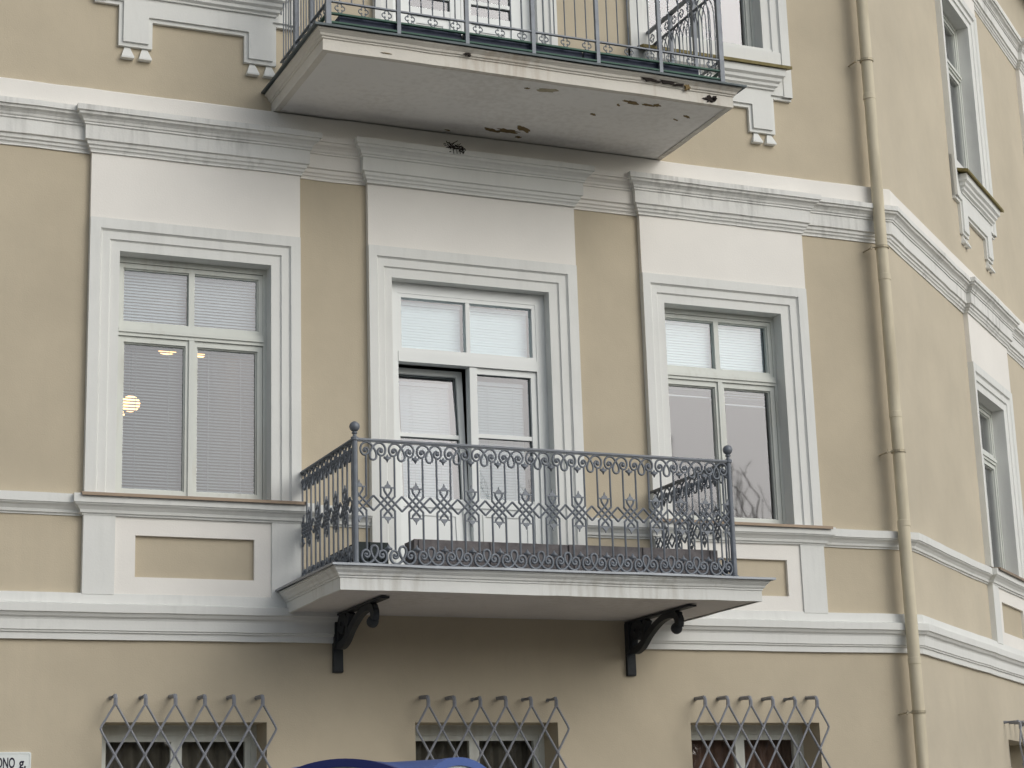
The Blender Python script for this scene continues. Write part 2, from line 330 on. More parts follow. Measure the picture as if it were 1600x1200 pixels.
for i, (a, b) in enumerate(BAYS):
    surround(a, b, OPEN[i], FT, I4); bay(a, b, I4, FT, 2.80)
surround(*SB, SOPEN, FT, SIDE); bay(*SB, SIDE, FT, 2.80)
bay(6.95, 8.7, SIDE, -.1, 2.8)
for a, b in ((0.0,1.737),(4.918,6.62)):
    i = 0 if a == 0 else 2
    surround(a, b, UOPEN[i], 6.93, I4, ears=4.135); bay(a, b, I4, 6.93, 7.2)
surround(2.42, 4.17, UOPEN[1], 6.93, I4); bay(2.42, 4.17, I4, 6.93, 7.2)
surround(*SB, SUOPEN, 6.93, SIDE, ears=4.14); bay(*SB, SIDE, 6.93, 7.2); bay(6.95, 8.7, SIDE, 4.2, 7.2)

# panels under the first-floor windows: pilasters, field and recessed tan tablet
def tablet(xa, xb, mw):
    for x in (xa, xb-.245): MB().box(x, x+.245, -.058, .01, -.775, -.155).build('pilaster', 'white', B, mw)
    x0, x1 = xa+.245, xb-.245; a, b = xa+.405, xb-.385; z0, z1 = -.632, -.308
    v = [(x0,-.042,-.775),(x1,-.042,-.775),(x1,-.042,-.155),(x0,-.042,-.155),(a,-.042,z0),(b,-.042,z0),(b,-.042,z1),(a,-.042,z1),(a,-.010,z0),(b,-.010,z0),(b,-.010,z1),(a,-.010,z1)]
    F = []
    for k in range(4): n = (k+1) % 4; F += [(k,n,4+n,4+k),(4+k,4+n,8+n,8+k)]
    MB().add(v, F).build('apron_field', 'warm', B, mw)
    MB().box(a, b, -.011, .0, z0, z1).build('recessed_tablet', 'tan', B, mw)
tablet(0.0, 1.737, I4); tablet(4.918, 6.62, I4); tablet(*SB, SIDE)
def sill_sheet(x0, x1, mw, z=0.0, y=-.165):
    MB().prism([(y,z-.030),(y,z-.006),(.10,z+.012),(.10,z-.004),(y+.012,z-.012),(y+.012,z-.03)], x0, x1, 'x').build('sill_sheet', 'sill', B, mw)
sill_sheet(-.035, 1.755, I4); sill_sheet(4.90, 6.665, I4); sill_sheet(SB[0]-.03, SB[1]+.05, SIDE, .005)

# stepped aprons with guttae under the upper-floor windows
def apron(xa, xb, mw, zs=4.385):
    l0, l1, r0, r1 = xa+.20, xa+.478, xb-.478, xb-.20
    def outline(d):
        return [(xa+d,4.62-d),(xa+d,4.11+d),(l0+d,4.11+d),(l0+d,3.752+d),(l1-d,3.752+d),(l1-d,3.99+d),(r0+d,3.99+d),(r0+d,3.752+d),(r1-d,3.752+d),(r1-d,4.11+d),(xb-d,4.11+d),(xb-d,4.62-d)]
    ap = MB().prism(outline(0), -.034, .01, 'y').build('window_apron', 'white', B, mw)
    MB().prism(outline(.034), -.054, -.03, 'y').build('raised_field', 'white', ap, mw)
    for x in (l0, r0):
        for k in (0, 1):
            c = x+.075+k*.145
            g = [(c-.024,-.0),(c+.024,-.0),(c+.054,-.095),(c-.054,-.095)]
            v = [(c-.022,-.012,3.75),(c+.022,-.012,3.75),(c+.022,.01,3.75),(c-.022,.01,3.75),(c-.052,-.052,3.658),(c+.052,-.052,3.658),(c+.052,.01,3.658),(c-.052,.01,3.658),(c-.052,-.052,3.645),(c+.052,-.052,3.645),(c+.052,.01,3.645),(c-.052,.01,3.645)]
            F = [(0,1,2,3),(8,9,10,11)]+[(q,(q+1)%4,4+(q+1)%4,4+q) for q in range(4)]+[(4+q,4+(q+1)%4,8+(q+1)%4,8+q) for q in range(4)]
            MB().add(v, F).build('gutta', 'white', ap, mw)
    prof = [(-.02,zs-.20),(.02,zs-.20),(.022,zs-.185),(.045,zs-.17),(.048,zs-.145),(.07,zs-.128),(.075,zs-.10),(.10,zs-.08),(.106,zs-.01),(-.02,zs-.01)]
    s0, s1 = xa+.225, xb-.225
    MB().sweep([(s0,0),(s0,-.05),(s1,-.05),(s1,0)], prof).build('sill_moulding', 'white', ap, mw)
    sl = MB().prism([(-.185,zs-.012),(-.185,zs+.018),(.08,zs+.085),(.08,zs+.06)], xa+.06, xb-.06, 'x').build('window_sill', 'moss_sill', B, mw)
apron(0.0, 1.737, I4); apron(4.918, 6.62, I4); apron(*SB, SIDE, 4.42)

# ------------------------------------------------------------------ windows (frames, sashes, panes) and dark rooms behind
def room(x0, x1, z0, z1, mw, d=4.2, m=.35, zu=.35, zd=.7):
    MB().box(x0-m, x1+m, .005, d, z0-zd, z1+zu, skip='f').build('room', 'room', B, mw)
def pane(p, x0, x1, z0, z1, mw, y=.165):
    me = bpy.data.meshes.new('pane'); me.from_pydata([(x0,y,z0),(x1,y,z0),(x1,y,z1),(x0,y,z1)], [], [(0,1,2,3)]); me.materials.append(M['glass'])
    put('pane', me, p, mw)                                  # normal faces the street
def window(o, mw, zt0=1.33, zt1=1.415, yf=.115, m='frame'):
    x0, x1, z0, z1 = o; x0 -= .004; x1 += .004
    xm = (x0+x1)/2; t = .032
    W = MB().ring(x0, x1, z0-.002, z1+.004, t, yf, yf+.11, wb=.04, wt=.05).build('window', m, B, mw)
    MB().box(x0+t, x1-t, yf-.008, yf+.105, zt0, zt1).box(x0+t, x1-t, yf-.022, yf-.008, zt0+.028, zt0+.058).build('transom', m, W, mw)
    a, b = x0+t, x1-t; zz0, zz1 = zt1, z1-.05
    s = MB().ring(a, b, zz0, zz1, .036, yf+.012, yf+.08); s.ring(a+.036, b-.036, zz0+.036, zz1-.036, .010, yf+.03, yf+.07); s.box(xm-.024, xm+.024, yf+.014, yf+.075, zz0+.036, zz1-.036)
    s.build('fanlight_sash', m, W, mw)
    pane(W, a+.04, xm-.02, zz0+.04, zz1-.04, mw); pane(W, xm+.02, b-.04, zz0+.04, zz1-.04, mw)
    for l, r_ in ((a, xm), (xm, b)):
        s = MB().ring(l+.003, r_-.003, z0+.04, zt0-.003, .044, yf+.010, yf+.08); s.ring(l+.047, r_-.047, z0+.084, zt0-.047, .010, yf+.03, yf+.07)
        s.build('casement_sash', m, W, mw); pane(W, l+.045, r_-.045, z0+.08, zt0-.045, mw)
    MB().box(xm-.022, xm+.022, yf-.006, yf+.012, z0+.04, zt0).build('astragal', m, W, mw)
    return W
window(OPEN[0], I4); window(OPEN[2], I4); window(SOPEN, SIDE, 1.35, 1.43)
for i in (0, 2): window(UOPEN[i], I4, 6.0, 6.09)
window(SUOPEN, SIDE, 6.0, 6.09)
for o in (OPEN[0], OPEN[2], UOPEN[0], UOPEN[2]): room(*o, I4)
room(*OPEN[1], I4, m=.25, zd=.0); room(*UOPEN[1], I4, m=.25, zd=.0)
for o in (SOPEN, SUOPEN, SGOPEN): room(*o, SIDE, d=3)
for o in GOPEN: room(*o, I4, m=.3)
# plain windows of the ground floor
def low_window(o, mw):
    x0, x1, z0, z1 = o
    MB().add([(x0,0,z0),(x0,0,z1),(x1,0,z1),(x1,0,z0),(x0,.37,z0),(x0,.37,z1),(x1,.37,z1),(x1,.37,z0)], [(0,1,5,4),(1,2,6,5),(2,3,7,6),(3,0,4,7)]).build('window_reveal', 'tan', B, mw)
    W = MB().ring(x0-.004, x1+.004, z0-.004, z1+.004, .05, .285, .36, wt=.085).build('window', 'frame', B, mw)
    xm = (x0+x1)/2
    for l, r_ in ((x0+.046, xm+.001), (xm-.001, x1-.046)):
        MB().ring(l, r_, z0+.046, z1-.081, .045, .30, .345).build('casement_sash', 'frame', W, mw); pane(W, l+.04, r_-.04, z0+.09, z1-.125, mw, .325)
def added_curtain(o, mw, m):  # added behind the glass to lift the black ground-floor panes
    x0, x1, z0, z1 = o; n = 90; v = []
    for i in range(n+1):
        x = x0-.1+(x1-x0+.2)*i/n; y = .46+.022*math.sin(i*.75+math.sin(i*.21)*1.6)+.01*math.sin(i*1.9); v += [(x, y, z0-.1), (x, y+.01, z1+.1)]
    MB().add(v, [(2*i, 2*i+2, 2*i+3, 2*i+1) for i in range(n)]).build('curtain', m, B, mw, True)
for k, o in enumerate(GOPEN): low_window(o, I4); added_curtain(o, I4, ('curtain', 'curtain', 'curtain_red')[k])
low_window(SGOPEN, SIDE); added_curtain(SGOPEN, SIDE, 'curtain')

# glazed balcony doors
def leaf(D, x0, x1, z0, z1, zr, zp, mw, y=.105, m='pvc', st=.052):
    s = MB().ring(x0, x1, z0, z1, st, y, y+.07); s.box(x0+st, x1-st, y+.004, y+.066, zp-.06, zp+.02); s.box(x0+st, x1-st, y+.008, y+.06, zr-.018, zr+.018)
    L = s.build('door_leaf', m, D, mw)
    MB().box(x0+st, x1-st, y+.018, y+.05, z0+st, zp-.06).ring(x0+st+.05, x1-st-.05, z0+st+.05, zp-.11, .02, y+.008, y+.02).build('kick_panel', m, D, mw)
    for za, zb_ in ((zp+.02, zr-.018), (zr+.018, z1-st)): MB().ring(x0+st-.001, x1-st+.001, za-.001, zb_+.001, .005, y+.028, y+.045).build('gasket', 'gasket', D, mw)
    pane(D, x0+st, x1-st, zp+.02, zr-.018, mw, y+.035); pane(D, x0+st, x1-st, zr+.018, z1-st, mw, y+.035)
x0, x1, z0, z1 = OPEN[1]; xm = 3.281
D = MB().ring(x0-.004, x1+.004, z0, z1+.004, .092, .085, .175, wb=.04, wt=.10).build('balcony_door', 'pvc', B)
MB().box(x0+.088, x1-.088, .078, .172, 1.285, 1.375).build('transom', 'pvc', D)
s = MB().ring(x0+.088, x1-.088, 1.375, z1-.096, .034, .09, .16); s.box(xm-.019, xm+.019, .092, .158, 1.409, z1-.13); s.build('fanlight_sash', 'pvc', D)
pane(D, x0+.12, xm-.02, 1.405, z1-.128, I4, .125); pane(D, xm+.02, x1-.12, 1.405, z1-.128, I4, .125)
TILT = T((0, .14, -.65)) @ Matrix.Rotation(R(-4.6), 4, 'X') @ T((0, -.14, .65))
leaf(D, x0+.090, xm-.002, -.655, 1.282, .69, .12, TILT)
leaf(D, xm+.002, x1-.090, -.655, 1.282, .69, .12, I4)
MB().box(xm+.004, xm+.072, .088, .106, -.65, 1.28).build('astragal', 'pvc', D)
x0, x1, z0, z1 = UOPEN[1]
D = MB().ring(x0-.004, x1+.004, z0, z1+.004, .10, .085, .175, wb=.04).build('balcony_door', 'pvc', B)
MB().box(x0+.09, x1-.09, .08, .17, 6.0, 6.09).build('transom', 'pvc', D)
for l, r_ in ((x0+.098, 3.294), (3.298, x1-.098)): leaf(D, l, r_, 3.54, 5.998, 4.70, 4.55, I4, st=.10)
MB().ring(x0+.09, x1-.09, 6.09, z1-.10, .05, .09, .16).build('fanlight_sash', 'pvc', D)
pane(D, x0+.13, x1-.13, 6.13, z1-.14, I4, .125)

# ------------------------------------------------------------------ venetian blinds: headrail, slats, cords
def blind(x0, x1, z0, z1, y, tilt, label, m='blind', zstop=None, mw=None, cords=True, pitch=.025, lit=.026):
    b = thing('venetian_blind', ((x0+x1)/2, y, z1), label, 'blind', 'venetian blinds behind the first-floor panes')
    MB().box(x0+.004, x1-.004, y-.014, y+.016, z1-.035, z1-.002).build('headrail', m, b, mw)
    s = MB(); z = z1-.05; zlow = z0+.012 if zstop is None else zstop
    c, sn = math.cos(tilt), math.sin(tilt)
    zz = z
    while zz > zlow:
        q = []
        for (d, hgt) in ((-.5, 0), (-.17, .0022), (.17, .0022), (.5, 0)):
            a = d*lit; q.append((y + a*c - hgt*sn, zz + a*sn + hgt*c))     # positive tilt: room edge higher
        j = rnd.uniform(-.0006, .0006); n = len(s.v)
        s.v += [(x0+.006, p, k+j) for p, k in q] + [(x1-.006, p, k+j) for p, k in q]
        s.f += [(n+i, n+4+i, n+5+i, n+1+i) for i in range(3)]
        zz -= pitch
    if zstop is not None:                                   # slats gathered into a stack
        k = 0
        while k < 14:
            zq = zlow - .001 - k*.0034; n = len(s.v)
            s.v += [(x0+.006, y-.013, zq), (x0+.006, y+.013, zq), (x1-.006, y+.013, zq), (x1-.006, y-.013, zq)]; s.f.append((n, n+1, n+2, n+3)); k += 1
        zz = zlow - .06
        MB().box(x0+.006, x1-.006, y-.013, y+.013, zz-.012, zz).build('bottom_rail', m, b, mw)
    tag(s.build('slats', m, b, mw, smooth=True), kind='stuff')
    if cords:
        for t in (.24, .76):
            xx = x0+(x1-x0)*t
            MB().box(xx-.0022, xx+.0022, y-.0165, y-.0145, zz+.01, z1-.03).build('ladder_cord', m, b, mw)
def four(o, tu, tl, where, ml='blind', mu='blind', zr=None):
    x0, x1, z0, z1 = o; xm = (x0+x1)/2
    for k, (l, r_, sd_) in enumerate(((x0+.06, xm-.018, 'left'), (xm+.018, x1-.06, 'right'))):
        blind(l, r_, 1.45, z1-.085, .215, tu, 'closed pale blind behind the small upper %s pane of the %s' % (sd_, where), mu, cords=False)
    for k, (l, r_, sd_) in enumerate(((x0+.07, xm-.04, 'left'), (xm+.04, x1-.07, 'right'))):
        if zr is None: blind(l, r_, z0+.08, 1.292, .215, tl, 'half-open grey blind behind the tall lower %s pane of the %s' % (sd_, where), ml)
        else: blind(l, r_, z0+.08, 1.292, .215, tl, 'blind drawn up at the top of the lower %s pane beside the downpipe' % sd_, ml, zstop=zr[k], cords=False)
four(OPEN[0], R(60), R(42), 'window beside the lit lamps', 'blind_grey', 'blind_mid')
four(OPEN[2], R(74), R(40), 'window beside the downpipe', 'blind_mid', 'blind', (1.265, 1.215))
x0, x1 = 2.675, 3.262
blind(2.675, 3.255, 1.41, 1.85, .20, R(80), 'bright closed blind in the left fanlight pane above the balcony door', cords=False)
blind(3.305, 3.885, 1.41, 1.85, .20, R(80), 'bright closed blind in the right fanlight pane above the balcony door', cords=False)
blind(2.73, 3.19, .125, 1.19, .20, R(74), 'closed blind on the tilted left leaf of the balcony door', 'blind_door', mw=TILT)
blind(3.375, 3.83, .125, 1.19, .20, R(74), 'closed blind on the shut right leaf of the balcony door', 'blind_door')

# ------------------------------------------------------------------ lit lamps inside the left room
L1 = thing('pendant_lamp', (.90, 2.5, 2.32), 'glowing round pendant lamp low behind the left window blind', 'lamp')
MB().sphere((.897, 2.5, 1.357), .088, 16, 10, .85).build('globe', 'bulb', L1, smooth=True)
MB().tube([(.897, 2.5, 2.33), (.897, 2.5, 1.43)], .006, 6).build('cord', 'black_iron', L1)
MB().sphere((.795, 2.42, 1.235), .032, 12, 8).build('small_bulb', 'bulb', L1, smooth=True)
L2 = thing('ceiling_lamp', (1.4, 2.5, 2.32), 'glowing twin ceiling lamp at the top of the left window', 'lamp')
MB().sphere((1.235, 2.5, 1.885), .085, 14, 8, .30).build('globe', 'bulb', L2, smooth=True)
MB().sphere((1.545, 2.5, 1.875), .045, 12, 8, .7).build('globe', 'bulb', L2, smooth=True)
MB().tube([(1.235, 2.5, 1.91), (1.4, 2.5, 2.0), (1.545, 2.5, 1.90)], .008, 6).tube([(1.4, 2.5, 2.0), (1.4, 2.5, 2.33)], .008, 6).build('stem', 'black_iron', L2)

# ------------------------------------------------------------------ lower balcony
def smooth_path(pts, n=4):
    P = [Vector(p) for p in pts]; out = []
    for i in range(len(P)-1):
        a, b, c, d = P[max(i-1,0)], P[i], P[i+1], P[min(i+2,len(P)-1)]
        for k in range(n):
            t = k/n; out.append(.5*((2*b)+(c-a)*t+(2*a-5*b+4*c-d)*t*t+(3*b-a-3*c+d)*t**3))
    out.append(P[-1]); return out
BX0, BX1, BY, BZ = 1.607, 5.135, -1.42, -.89
LB = thing('balcony', (3.37, 0, BZ), 'lower balcony with scrolled grey wrought-iron railing and clean white slab', 'balcony', 'balconies of the front')
path = [(BX0,.0),(BX0,BY),(BX1,BY),(BX1,.0)]
slab = MB().sweep(path, [(-.02,-.888),(0,-.888),(0,-.802),(.008,-.800),(.009,-.788),(.020,-.782),(.026,-.765),(.046,-.746),(.052,-.733),(.060,-.730),(.060,-.716),(-.02,-.714)]).build('slab_moulding', 'slab_paint', LB)
MB().box(BX0+.015, BX1-.015, BY+.015, .0, -.88, -.72).build('slab', 'soffit', LB)
MB().sweep(path, [(-.03,-.713),(.070,-.713),(.084,-.722),(.088,-.721),(.088,-.704),(-.03,-.692)]).build('edge_flashing', 'zinc', LB)
MB().box(BX0+.02, BX1-.02, BY+.02, .0, -.719, -.695).build('floor', 'zinc', LB)

RX0, RX1, RY = 1.745, 4.928, -1.37
PIT = .2247; H = .0565; CZ = -.229
def add_arm(s, y, flip):
    # one teardrop with two arms that cross above it, sweep over and curl into spirals; hangs from z=0
    for m in (1, -1):
        p = [(0,-.140),(-.016*m,-.134),(-.026*m,-.115),(-.024*m,-.088),(-.012*m,-.058),(.004*m,-.036),(.024*m,-.016),(.052*m,-.007),(.080*m,-.018),(.097*m,-.045),(.096*m,-.078),(.080*m,-.101),(.058*m,-.103),(.040*m,-.088),(.038*m,-.066),(.052*m,-.050),(.070*m,-.056),(.076*m,-.072),(.066*m,-.082)]
        q = smooth_path([(a, y, b*flip) for a, b in p], 3)
        s.tube(q, [.0088 if flip > 0 else .0105]*(len(q)-6)+[.0078,.0072,.007,.007,.007,.007], 6)
        s.sphere((.0625*m, y, -.071*flip), .0145, 8, 5)
        s.tube([(.0565*m, y, -.098*flip), (.0565*m, y, -.130*flip)], .0072, 6)
def add_fleur(s, y, flip, x):
    pts = [(0,-.155),(.010,-.135),(.030,-.122),(.026,-.108),(.010,-.112),(.0,-.092)]
    poly = [(x+a, b*flip) for a, b in pts] + [(x-a, b*flip) for a, b in pts[::-1][1:-1]]
    s.prism(poly, y-.006, y+.006, 'y')
top_me = MB(); add_arm(top_me, 0, 1); add_fleur(top_me, 0, 1, PIT/2); top_me = top_me.mesh('scroll', 'iron', True)
bot_me = MB(); add_arm(bot_me, 0, -1); add_fleur(bot_me, 0, -1, PIT/2); bot_me = bot_me.mesh('scroll', 'iron', True)
# lattice knot, centred midway between two teardrops
r0 = .0085
def clip(pts, lo, hi):
    out = []; pts = [Vector(p) for p in pts]
    def inside(p): return lo-1e-6 <= p.x <= hi+1e-6
    for i, p in enumerate(pts):
        if i:
            q = pts[i-1]
            if inside(p) != inside(q):
                e = lo if min(p.x, q.x) < lo else hi
                out.append(q.lerp(p, (e-q.x)/(p.x-q.x)))
        if inside(p): out.append(p)
    return out
def knot(lo, hi):
  kn = MB()
  def tb(pts):
    c = clip(pts, lo, hi)
    if len(c) > 1: kn.tube(c, r0, 6)
  for m in (1, -1):
    tb([(-H*m,0,H+.004),(-H*m,0,H),(0,0,0),(H*m,0,-H),(H*m,0,-H-.004)])
    tb(smooth_path([(-.028*m,0,.118),(-.026*m,0,.095),(0,0,H),], 3)+[Vector((H*m,0,0)),Vector((PIT/2*m,0,-H))])
    tb(smooth_path([(-.028*m,0,-.098),(-.026*m,0,-.085),(0,0,-H)], 3)+[Vector((H*m,0,0)),Vector((PIT/2*m,0,H))])
  a, b = max(-H, lo), min(H, hi)
  kn.box(a, b, -.005, .005, .116, .126); kn.box(a, b, -.005, .005, -.110, -.100)
  for P in ([(-.026,.122),(.026,.122),(.020,.138),(.008,.146),(0,.172),(-.008,.146),(-.020,.138)], [(-.028,-.104),(.028,-.104),(.018,-.122),(.008,-.128),(0,-.152),(-.008,-.128),(-.018,-.122)]):
    kn.prism([(min(max(p[0], lo), hi), p[1]) for p in P], -.006, .006, 'y')
  return kn.mesh('lattice_knot', 'iron')
knot_me = knot(-1, 1); knot_r = knot(-.022, 1); knot_l = knot(-1, .022)

ZT, ZB = .242, -.688
bar_up = MB().tube([(0,0,ZT-.118),(0,0,CZ+H)], .0078, 6).mesh('baluster', 'iron')
bar_dn = MB().tube([(0,0,CZ-H),(0,0,ZB+.118)], .0082, 6).mesh('baluster', 'iron')
def railing(mw, length, first, n, name):
    rl = MB().box(0, length, -.020, .020, ZT, ZT+.014).box(0, length, -.012, .012, ZT-.008, ZT).build(name, 'iron', LB, mw)
    MB().box(0, length, -.014, .014, ZB-.007, ZB+.003).build('bottom_rail', 'iron', rl, mw)
    for k in range(n):
        x = first + k*PIT
        put('scroll', top_me, rl, mw @ T((x,0,ZT-.004))); put('scroll', bot_me, rl, mw @ T((x,0,ZB)))
        for d in (-.0565, .0565):
            if 0 < x+d < length:
                put('baluster', bar_up, rl, mw @ T((x+d,0,0))); put('baluster', bar_dn, rl, mw @ T((x+d,0,0)))
        put('lattice_knot', knot_me if k < n-1 else knot_l, rl, mw @ T((x+PIT/2 if k < n-1 else min(x+PIT/2, length-.024),0,CZ)))
    put('lattice_knot', knot_r, rl, mw @ T((first-PIT/2,0,CZ)))
railing(T((RX0,RY,0)), RX1-RX0, .143, 14, 'front_railing')
railing(T((RX0,RY,0)) @ Matrix.Rotation(R(90), 4, 'Z'), 1.33, .125, 6, 'side_railing')
railing(T((RX1,RY,0)) @ Matrix.Rotation(R(90), 4, 'Z'), 1.36, .125, 6, 'side_railing')
post_me = MB().lathe((0,0,0), [(.034,-.70),(.034,-.685),(.023,-.675),(.0215,.235),(.030,.24),(.030,.262),(.016,.27),(.013,.285),(.022,.292),(.022,.300),(.012,.308)], 12).mesh('post', 'iron', False)
fin_me = MB().sphere((0,0,.344), .040, 16, 10).mesh('ball_finial', 'iron', True)
for x in (RX0, RX1):
    p = put('post', post_me, LB, T((x,RY,0))); put('ball_finial', fin_me, p, T((x,RY,0)))

# cast-iron brackets: wall strap, top strap, S-brace with hanging ball end, inner scroll
def bracket(x):
    K = MB().prism([(.0,-1.345),(-.028,-1.345),(-.036,-1.335),(-.034,-1.16),(-.075,-1.13),(-.075,-.905),(.0,-.905)], x-.040, x+.040, 'x').build('bracket', 'black_iron', LB)
    MB().box(x-.035, x+.035, -1.155, -.0, -.905, -.889).build('top_strap', 'black_iron', K)
    def strip(pts, wd, ww=.026):
        P = smooth_path([(0,a,b) for a,b in pts], 5); L_ = []; R_ = []
        for i, p in enumerate(P):
            d = (P[min(i+1,len(P)-1)]-P[max(i-1,0)]).normalized(); nn = Vector((0,-d.z,d.y)); t = i/(len(P)-1)*(len(wd)-1); k = min(int(t),len(wd)-2); w_ = wd[k]+(wd[k+1]-wd[k])*(t-k)
            L_.append(p+nn*w_); R_.append(p-nn*w_)
        s = MB(); n = len(P)
        v = [(x-ww,q.y,q.z) for q in L_]+[(x-ww,q.y,q.z) for q in R_]+[(x+ww,q.y,q.z) for q in L_]+[(x+ww,q.y,q.z) for q in R_]; F = []
        for i in range(n-1): F += [(i,i+1,n+i+1,n+i),(2*n+i,3*n+i,3*n+i+1,2*n+i+1),(i,2*n+i,2*n+i+1,i+1),(n+i,n+i+1,3*n+i+1,3*n+i)]
        F += [(0,n,3*n,2*n),(n-1,3*n-1,4*n-1,2*n-1)]
        return s.add(v, F)
    br = strip([(-.06,-1.135),(-.15,-1.14),(-.26,-1.11),(-.38,-1.04),(-.50,-.985),(-.62,-.945),(-.76,-.925),(-.87,-.935),(-.915,-.985),(-.905,-1.03)], [.03,.032,.034,.03,.028,.026,.028,.032,.04,.036], .024)
    br.build('scroll_brace', 'black_iron', K)
    MB().sphere((x,-.865,-1.045), .048, 12, 8).build('ball_end', 'black_iron', K, smooth=True)
    strip([(-.06,-1.00),(-.09,-1.06),(-.06,-1.115)], [.03,.03,.03]).build('inner_scroll', 'black_iron', K)
    q = strip([(-.30,-1.0),(-.26,-.935),(-.16,-.93),(-.12,-.985),(-.18,-1.03),(-.225,-.99),(-.19,-.965)], [.03,.03,.03,.032,.03,.03,.028]); q.build('inner_scroll', 'black_iron', K)
    strip([(-.30,-1.07),(-.325,-.99),(-.36,-.91)], [.03,.02,.04]).build('inner_scroll', 'black_iron', K)
    for k in range(4):
        MB().sphere((x, -.945+.006*k, -.935-.028*k), .017, 8, 5).build('leaf_boss', 'black_iron', K)
bracket(2.045); bracket(4.65)

# planters on the lower balcony
def planter(x0, x1, y0, y1, z0, z1, label, m, boards=2):
    p = thing('planter', ((x0+x1)/2, (y0+y1)/2, z0), label, 'planter', 'planters on the balconies')
    hgt = (z1-z0)/boards
    for k in range(boards):
        a, b = z0+k*hgt, z0+(k+1)*hgt-.004; j = rnd.uniform(-.003, .003)
        MB().box(x0+j, x1+j, y0, y0+.018, a, b).build('board', m, p); MB().box(x0+j, x1+j, y1-.018, y1, a, b).build('board', m, p)
        MB().box(x0+.003, x0+.021, y0+.018, y1-.018, a, b).build('end_board', m, p); MB().box(x1-.021, x1-.003, y0+.018, y1-.018, a, b).build('end_board', m, p)
    for t in (.04, .5, .96):
        xx = x0+(x1-x0)*t; MB().box(xx-.02, xx+.02, y0-.012, y0, z0, z1-.006).build('batten', m, p)
    MB().box(x0+.02, x1-.02, y0+.018, y1-.018, z0+.02, z1-.03).build('soil', 'soil', p)
planter(1.80, 2.03, -1.24, -.55, -.692, -.497, 'small dark green planter in the left corner of the lower balcony', 'dark_green', 1)
planter(2.27, 3.545, -1.20, -.99, -.692, -.453, 'weathered grey wooden planter in front of the balcony door', 'wood', 3)
planter(3.565, 4.885, -1.19, -.98, -.692, -.447, 'weathered grey wooden planter at the right end of the lower balcony', 'wood', 3)

# ------------------------------------------------------------------ upper balcony
UX0, UX1, UY = 1.505, 5.165, -1.41
UB = thing('balcony', (3.33, 0, 3.33), 'upper balcony with peeling underside and plain railing with quatrefoils', 'balcony', 'balconies of the front')
path = [(UX0,.0),(UX0,UY),(UX1,UY),(UX1,.0)]
MB().sweep(path, [(-.055,3.331),(0,3.331),(0,3.425),(.010,3.427),(.012,3.438),(.024,3.444),(.030,3.462),(.050,3.478),(.058,3.484),(.060,3.497),(-.055,3.50)]).build('slab_moulding', 'old_fascia', UB)
MB().box(UX0+.05, UX1-.05, UY+.05, .0, 3.338, 3.50).build('slab', 'old_soffit', UB)
MB().sweep(path, [(-.03,3.500),(.080,3.500),(.086,3.496),(.088,3.514),(-.03,3.522)]).build('edge_flashing', 'darkzinc', UB)
MB().box(UX0, UX1, UY, .0, 3.5005, 3.525).build('floor', 'zinc', UB)
def blob(cx, cy, a, b, n=14, rot=0, seed=0, rough=.35):
    g = random.Random(seed); out = []
    for k in range(n):
        t = 2*math.pi*k/n; q = 1+g.uniform(-rough, rough); x, y = a*q*math.cos(t), b*q*math.sin(t)
        out.append((cx+x*math.cos(rot)-y*math.sin(rot), cy+x*math.sin(rot)+y*math.cos(rot)))
    return out
for i, (cx, cy, a, b, rot, m) in enumerate(((3.41,-.245,.075,.028,.35,'peel'),(3.55,-.27,.10,.042,.1,'peel'),(3.66,-.36,.085,.035,.7,'peel'),(3.70,-.165,.028,.022,0,'peel'),
        (3.51,-1.215,.085,.042,0,'paledab'),(4.29,-1.21,.075,.028,.2,'peel'),(4.45,-1.20,.055,.02,.1,'peel'),(4.52,-1.22,.04,.03,.4,'peel'),(4.10,-.86,.035,.018,.5,'peel'),
        (4.89,-1.075,.05,.016,.5,'peel'),(4.21,-1.12,.03,.01,.8,'peel'),(3.33,-1.2,.022,.014,0,'peel'),(4.83,-.98,.03,.01,.5,'peel'),(3.05,-.12,.03,.012,.2,'peel'))):
    MB().prism(blob(cx,cy,a,b,18,rot,i), 3.3355, 3.3385, 'z').build('flaked_patch', m, UB)
for i, (x, z, a, b) in enumerate(((4.93,3.375,.05,.026),(4.98,3.385,.028,.02),(4.36,3.455,.10,.014),(4.52,3.462,.09,.016),(4.62,3.452,.05,.012),(2.71,3.452,.035,.014),(4.70,3.44,.025,.02),(2.02,3.372,.045,.003))):
    yy = -1.412-(.0 if z < 3.42 else .032)
    MB().prism(blob(x, z, a, b, 16, 0, 40+i, .5), yy-.004, yy+.02, 'y').build('flaked_patch', 'debris' if z > 3.44 or x > 4.9 else 'peel', UB)
URX0, URX1, URY = 1.575, 5.105, -1.335
quat = MB()
for k in range(4):
    a0 = k*math.pi/2; c = Vector((math.cos(a0)*.021, 0, math.sin(a0)*.021))
    quat.tube([c+Vector((math.cos(a0+t)*.019, 0, math.sin(a0+t)*.019)) for t in [(-125+25*i)*math.pi/180 for i in range(11)]], .0048, 5)
quat_me = quat.mesh('quatrefoil', 'iron')
